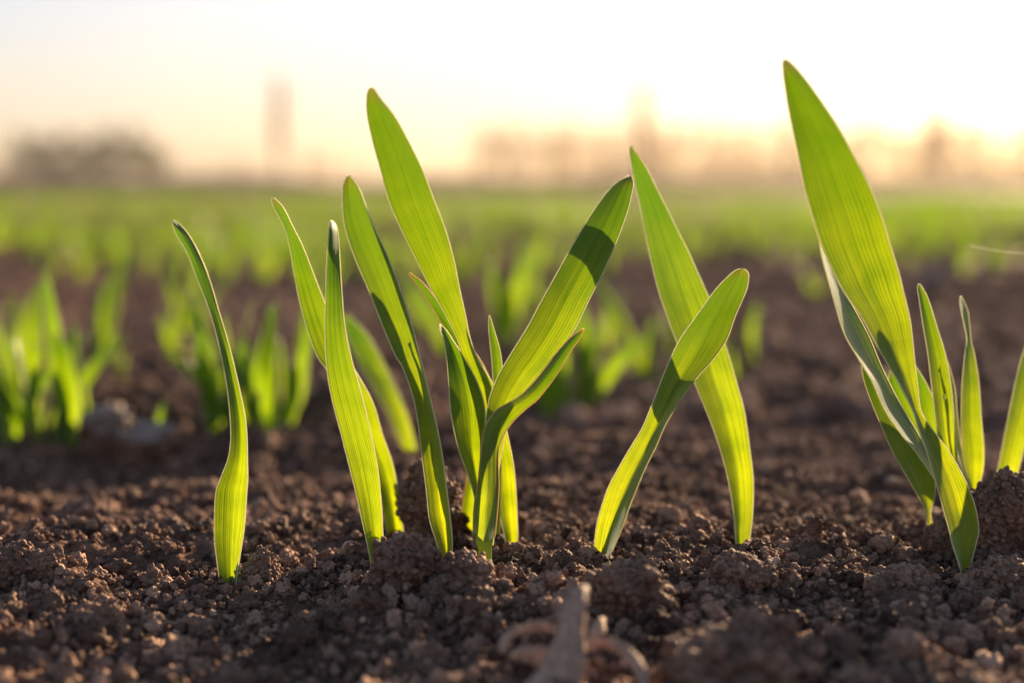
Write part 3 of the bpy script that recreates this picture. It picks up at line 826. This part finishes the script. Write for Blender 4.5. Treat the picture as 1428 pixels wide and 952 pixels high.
# the rest of the field reads as one mass
def field():
    Vs, Fs, off = [], [], 0
    base = []
    rg = np.random.default_rng(4)
    Yr = 2.05
    while Yr < 14:
        half = 0.50 * Yr + 0.5
        n = int(2 * half / (0.026 + 0.0008 * Yr))
        xs = np.linspace(-half, half, n) + rg.normal(0, 0.01, n)
        for x in xs:
            for _ in range(3):
                base.append((x, Yr + rg.normal(0, 0.02), rg.uniform(0.028, 0.064)) if vnoise(np.array([x * 1.6 + 3]), np.array([Yr * 1.1]), 61)[0] > -0.02 + 0.02 * max(0, 5 - Yr) else (x, -900.0, 0.01))
        Yr += 0.24 + 0.008 * Yr
    n = 6000
    y = 13 + (19 - 13) * rg.random(n) ** 1.5
    x = rg.uniform(-1, 1, n) * (0.5 * y + 1)
    base += list(zip(x, y, rg.uniform(0.03, 0.062, n)))
    # outside the frame too, thinner, for a look from the side
    for _ in range(5000):
        base.append((rg.uniform(0.4, 3.0) * rg.choice((-1, 1)), rg.uniform(-0.5, 3.0), rg.uniform(0.035, 0.08)))
    B = np.array([b for b in base if b[1] > -100 and not (abs(b[0]) < 0.375 * b[1] + 0.05 and b[1] < 2.80)])
    z = height(B[:, 0], B[:, 1])
    n = len(B)
    az = rg.uniform(0, 2 * math.pi, n); lean = rg.uniform(0.05, 0.55, n); wd = rg.uniform(0.004, 0.0065, n) * (1 + np.clip(B[:, 1] - 10, 0, 60) * 0.04)
    d = np.stack([np.cos(az), np.sin(az)], -1); sd = np.stack([-np.sin(az), np.cos(az)], -1)
    rows = []
    for f, wf in ((0, 0.5), (0.35, 1.0), (0.7, 0.85), (1.0, 0.06)):
        hgt = B[:, 2] * f * (1 - 0.15 * lean * f)
        out = B[:, 2] * np.sin(lean) * f ** 1.6
        c = np.stack([B[:, 0] + d[:, 0] * out, B[:, 1] + d[:, 1] * out, z + hgt - 0.002], -1)
        off_ = np.concatenate([sd * (wd * wf / 2)[:, None], np.zeros((n, 1))], 1)
        rows += [c - off_, c + off_]
    V = np.stack(rows, 1).reshape(-1, 3)
    i0 = np.arange(n)[:, None] * 8
    Fq = np.concatenate([i0 + np.array([a, a + 1, a + 3, a + 2]) for a in (0, 2, 4)], 0)
    uvr = np.array([[s, t] for t in (0.2, 0.45, 0.7, 1.0) for s in (0.1, 0.9)])
    o = mesh_np('wheat_field', V, Fq, [M_LEAF_LIT], uv=np.tile(uvr, (n, 1)))
    tag(o, 'far green rows of young wheat merging below the trees', kind='stuff')


field()

# ------------------------------------------------------------------ trees on the horizon
def tube(V, Fq, p0, p1, r0, r1, ns):
    d = (p1 - p0); L_ = d.length
    if L_ < 1e-6: return
    d /= L_
    a = d.orthogonal().normalized(); b = d.cross(a)
    o = len(V)
    for p, r in ((p0, r0), (p1, r1)):
        for j in range(ns):
            an = 2 * math.pi * j / ns
            V.append(tuple(p + r * (a * math.cos(an) + b * math.sin(an))))
    for j in range(ns): Fq.append((o + j, o + (j + 1) % ns, o + ns + (j + 1) % ns, o + ns + j))


def grow_tree(seed, H, kind):
    rd = random.Random(seed)
    TV, TF, CV, CF = [], [], [], []

    def card(p, s):
        q = Euler((rd.uniform(0, 6.3), rd.uniform(0, 6.3), rd.uniform(0, 6.3))).to_matrix()
        o = len(CV)
        for x, y in ((-0.5, 0), (0, -0.28), (0.5, 0), (0, 0.28)):
            CV.append(tuple(p + q @ Vector((x * s, y * s, 0.1 * s * x))))
        CF.append((o, o + 1, o + 2, o + 3))

    def branch(p, d, L_, r, lvl):
        segs = 4 if lvl == 0 else 3
        pts_ = [p.copy()]
        for i in range(segs):
            up = {'poplar': 0.30, 'bare': 0.10, 'bush': 0.05, 'round': 0.08}[kind]
            d = (d + Vector((rd.uniform(-1, 1), rd.uniform(-1, 1), rd.uniform(-0.6, 1))) * (0.08 if lvl == 0 else 0.22) + Vector((0, 0, up if lvl else 0.1))).normalized()
            p = p + d * (L_ / segs); pts_.append(p.copy())
        for i in range(segs):
            f0, f1 = i / segs, (i + 1) / segs
            V, Fq = (TV, TF) if lvl <= 1 else (CV, CF)
            tube(V, Fq, pts_[i], pts_[i + 1], r * (1 - 0.75 * f0), r * (1 - 0.75 * f1), 6 if lvl == 0 else 4 if lvl == 1 else 3)
        if lvl >= 2 and leafy:
            for _ in range(leafy):
                q = pts_[0].lerp(pts_[-1], rd.random()) + Vector((rd.gauss(0, 1), rd.gauss(0, 1), rd.gauss(0, 1))) * L_ * 0.22
                card(q, lsize * rd.uniform(0.6, 1.4))
        if lvl >= 3: return
        nb = nbr[lvl]
        for k in range(nb):
            f = (start if lvl == 0 else 0.2) + (1 - (start if lvl == 0 else 0.2)) * (k + rd.random()) / nb
            i = min(int(f * segs), segs - 1); q = pts_[i].lerp(pts_[i + 1], f * segs - i)
            az = rd.uniform(0, 6.283) if lvl else k * 2.4 + rd.uniform(-0.5, 0.5)
            out = Vector((math.cos(az), math.sin(az), 0))
            base = (pts_[i + 1] - pts_[i]).normalized()
            nd_ = (base * math.cos(spread) + out * math.sin(spread)).normalized()
            if kind == 'poplar': ll = L_ * (0.21 if lvl == 0 else 0.5) * ((0.25 + math.sin(math.pi * min(1, f * 0.95 + 0.05)) ** 1.2) * rd.uniform(0.6, 1.3) if lvl == 0 else 1.15 - 0.6 * f)
            elif kind == 'bush': ll = L_ * (0.62 if lvl == 0 else 0.5) * (1.1 - 0.35 * f)
            else: ll = L_ * (0.42 if lvl == 0 else 0.55) * (1.15 - 0.5 * f)
            branch(q, nd_, ll * rd.uniform(0.75, 1.2), max(0.012, r * (1 - 0.7 * f) * 0.5), lvl + 1)

    if kind == 'poplar': nbr, start, spread, leafy, lsize, r0 = (26, 7, 3), 0.16, 0.42, 3, 0.28, 0.18
    elif kind == 'bush': nbr, start, spread, leafy, lsize, r0 = (12, 6, 4), 0.10, 0.95, 6, 0.36, 0.18
    elif kind == 'round': nbr, start, spread, leafy, lsize, r0 = (13, 6, 4), 0.22, 0.7, 8, 0.34, 0.22
    else: nbr, start, spread, leafy, lsize, r0 = (12, 6, 3), 0.07, 0.62, 3, 0.30, 0.15
    branch(Vector((0, 0, -0.1)), Vector((0, 0, 1)), H, r0 * H / 8, 0)
    mt = bpy.data.meshes.new('trunk'); mt.from_pydata(TV, [], TF); mt.materials.append(M_BARK)
    mc = bpy.data.meshes.new('crown'); mc.from_pydata(CV, [], CF)
    mc.materials.append(M_GREENCROWN if kind == 'bush' else M_BUDS)
    zt = max(max(v[2] for v in TV), max(v[2] for v in CV))
    return mt, mc, zt


TREES = {('bare', k): grow_tree(k, 8.0, 'bare') for k in range(5)}
for k in range(2):
    TREES[('bush', k)] = grow_tree(20 + k, 6.0, 'bush')
    TREES[('poplar', k)] = grow_tree(30 + k, 14.0, 'poplar')
TREES[('round', 0)] = grow_tree(40, 9.0, 'round')


def tree(u, vtop, D, kind, k, label, group, wide=1.0, name='tree'):
    mt, mc, zt = TREES[(kind, k)]
    x = (u - 714) / F * D / CP
    h = (265 - vtop) / F * D / CP + 0.1
    s = h / zt
    e = empty(name, (x, D, float(macro(x, D)) - 0.02)); e.scale = (s * wide, s * wide, s); e.rotation_euler = (0, 0, random.uniform(0, 6.28))
    tag(e, label, 'tree', group)
    for nm, me_ in (('trunk', mt), ('crown', mc)):
        o = bpy.data.objects.new(nm, me_); COL.objects.link(o); o.parent = e
    return e


# bushy green trees at the left
for i, (u, vt, k, w, lab) in enumerate([(60, 198, 0, 1.25, 'green leafy tree at the left end of the left tree group'), (112, 194, 1, 1.3, 'green leafy tree in the left half of the left tree group'),
                                        (166, 188, 0, 1.35, 'green leafy tree in the right half of the left tree group'), (218, 206, 1, 1.1, 'lower brownish leafy tree at the right end of the left tree group')]):
    tree(u, vt - 14, 175 + 4 * i, 'bush', k, lab, 'leafy trees at the left', w, 'leafy_tree')
tree(395, 105, 190, 'poplar', 0, 'tall narrow poplar standing alone left of the tallest blade', None, 0.95, 'poplar_tree')
tree(893, 112, 200, 'poplar', 1, 'tall narrow poplar rising out of the pale bare tree row', None, 1.15, 'poplar_tree')
tree(1302, 150, 185, 'round', 0, 'dense rounded tree in the glowing sky at the right', None, 0.95, 'round_tree')
rr = random.Random(9)
u = 668
while u < 1500:
    big = 24 * math.sin(u * 0.021) * 0.5
    tree(u, 170 + rr.uniform(-9, 10) + (8 if u > 1350 else 0) - (8 if 690 < u < 740 else 0) + big * 0.3, 200 + rr.uniform(-6, 6), 'bare', rr.randrange(5), 'pale bare tree in the long row along the horizon', 'bare trees of the horizon row', rr.uniform(0.75, 1.05), 'bare_tree')
    u += rr.uniform(13, 20)
for u, vt in ((438, 205), (462, 212), (490, 222), (335, 215), (18, 222), (-30, 215)):
    tree(u, vt, 215, 'bare', rr.randrange(5), 'low bare tree on the left half of the horizon', 'low bare trees at the left', 0.9, 'bare_tree')


# dark low growth closing the field
def undergrowth():
    rg = np.random.default_rng(8)
    n = 45000
    x = rg.uniform(-130, 130, n); y = rg.uniform(196, 212, n)
    top = 1.2 + 0.9 * sstep(-20, 30, x) + 1.8 * (fbm(x / 9.0, x * 0 + 3, 5, 3) + 0.4)
    z = rg.random(n) ** 1.3 * np.clip(top, 0.6, 3.6) + macro(x, y)
    q = rg.normal(0, 1, (n, 2, 3)); q /= np.linalg.norm(q, axis=2, keepdims=True)
    s = rg.uniform(0.12, 0.4, n)[:, None]
    c = np.stack([x, y, z], -1)
    V = np.stack([c - q[:, 0] * s, c - q[:, 1] * s * 0.5, c + q[:, 0] * s, c + q[:, 1] * s * 0.5], 1).reshape(-1, 3)
    Fq = np.arange(4 * n).reshape(n, 4)
    o = mesh_np('undergrowth', V, Fq, [rough_mat('scrub', (0.028, 0.020, 0.014), (0.055, 0.038, 0.026), 0.6, 0.9)], smooth=False)
    tag(o, 'dark low scrub along the far edge of the field', kind='stuff')


undergrowth()

# ------------------------------------------------------------------ air
m, nt, nd, L = newmat('air')
pv = N(nd, 'ShaderNodeVolumePrincipled'); pv.inputs['Color'].default_value = (0.95, 0.93, 0.9, 1); pv.inputs['Density'].default_value = HAZE; pv.inputs['Anisotropy'].default_value = 0.55
L.new(pv.outputs[0], nd.new('ShaderNodeOutputMaterial').inputs['Volume'])
bm = bmesh.new(); bmesh.ops.create_cube(bm, size=1.0)
me = bpy.data.meshes.new('haze'); bm.to_mesh(me); bm.free(); me.materials.append(m)
o = bpy.data.objects.new('haze', me); COL.objects.link(o)
o.scale = (1000, 640, 21.5); o.location = (0, 170, -1.3 + 21.5 / 2)
tag(o, 'thin warm evening haze over the field', kind='stuff')

# ------------------------------------------------------------------ light
w = bpy.data.worlds.new('World'); sc.world = w; w.use_nodes = True
nt = w.node_tree; bg = nt.nodes['Background']
sky = nt.nodes.new('ShaderNodeTexSky'); sky.sky_type = 'NISHITA'; sky.sun_disc = False
sky.sun_elevation = SUN_EL; sky.sun_rotation = SUN_AZ
sky.air_density = 1.2; sky.dust_density = 2.1; sky.ozone_density = 3.0
hsn = nt.nodes.new('ShaderNodeGamma'); hsn.inputs['Gamma'].default_value = 0.6
nt.links.new(sky.outputs[0], hsn.inputs['Color'])
hsn2 = nt.nodes.new('ShaderNodeHueSaturation'); hsn2.inputs['Saturation'].default_value = 1.25
nt.links.new(hsn.outputs[0], hsn2.inputs['Color'])
tin = nt.nodes.new('ShaderNodeMixRGB'); tin.blend_type = 'MULTIPLY'; tin.inputs[0].default_value = 1.0
tin.inputs[2].default_value = (1.0, 0.905, 0.98, 1)
nt.links.new(hsn2.outputs[0], tin.inputs[1])
nt.links.new(tin.outputs[0], bg.inputs['Color']); bg.inputs['Strength'].default_value = 0.106
sd = bpy.data.lights.new('sun', 'SUN'); sd.energy = 5.0; sd.angle = R(0.6); sd.color = (1.0, 0.72, 0.44)
so = bpy.data.objects.new('sun', sd); COL.objects.link(so)
dirv = Vector((math.sin(SUN_AZ) * math.cos(SUN_EL), math.cos(SUN_AZ) * math.cos(SUN_EL), math.sin(SUN_EL)))
so.rotation_euler = dirv.to_track_quat('Z', 'Y').to_euler()
so.location = (30, 60, 12)

cam = bpy.data.cameras.new('camera'); co = bpy.data.objects.new('camera', cam); COL.objects.link(co)
cam.sensor_width = 36; cam.lens = 50; cam.clip_start = 0.01; cam.clip_end = 3000
co.location = (0, 0, HC); co.rotation_euler = (math.pi / 2 - PITCH, 0, 0)
cam.dof.use_dof = True; cam.dof.focus_distance = 0.303; cam.dof.aperture_fstop = 6.7
sc.camera = co

sc.view_settings.view_transform = 'Standard'; sc.view_settings.look = 'None'
sc.view_settings.exposure = 1.85; sc.view_settings.gamma = 1
sc.render.engine = 'CYCLES'
cy = sc.cycles
cy.use_denoising = True
cy.max_bounces = 8; cy.diffuse_bounces = 3; cy.glossy_bounces = 2; cy.transmission_bounces = 5; cy.volume_bounces = 1; cy.transparent_max_bounces = 6
cy.caustics_reflective = False; cy.caustics_refractive = False
cy.sample_clamp_indirect = 6.0
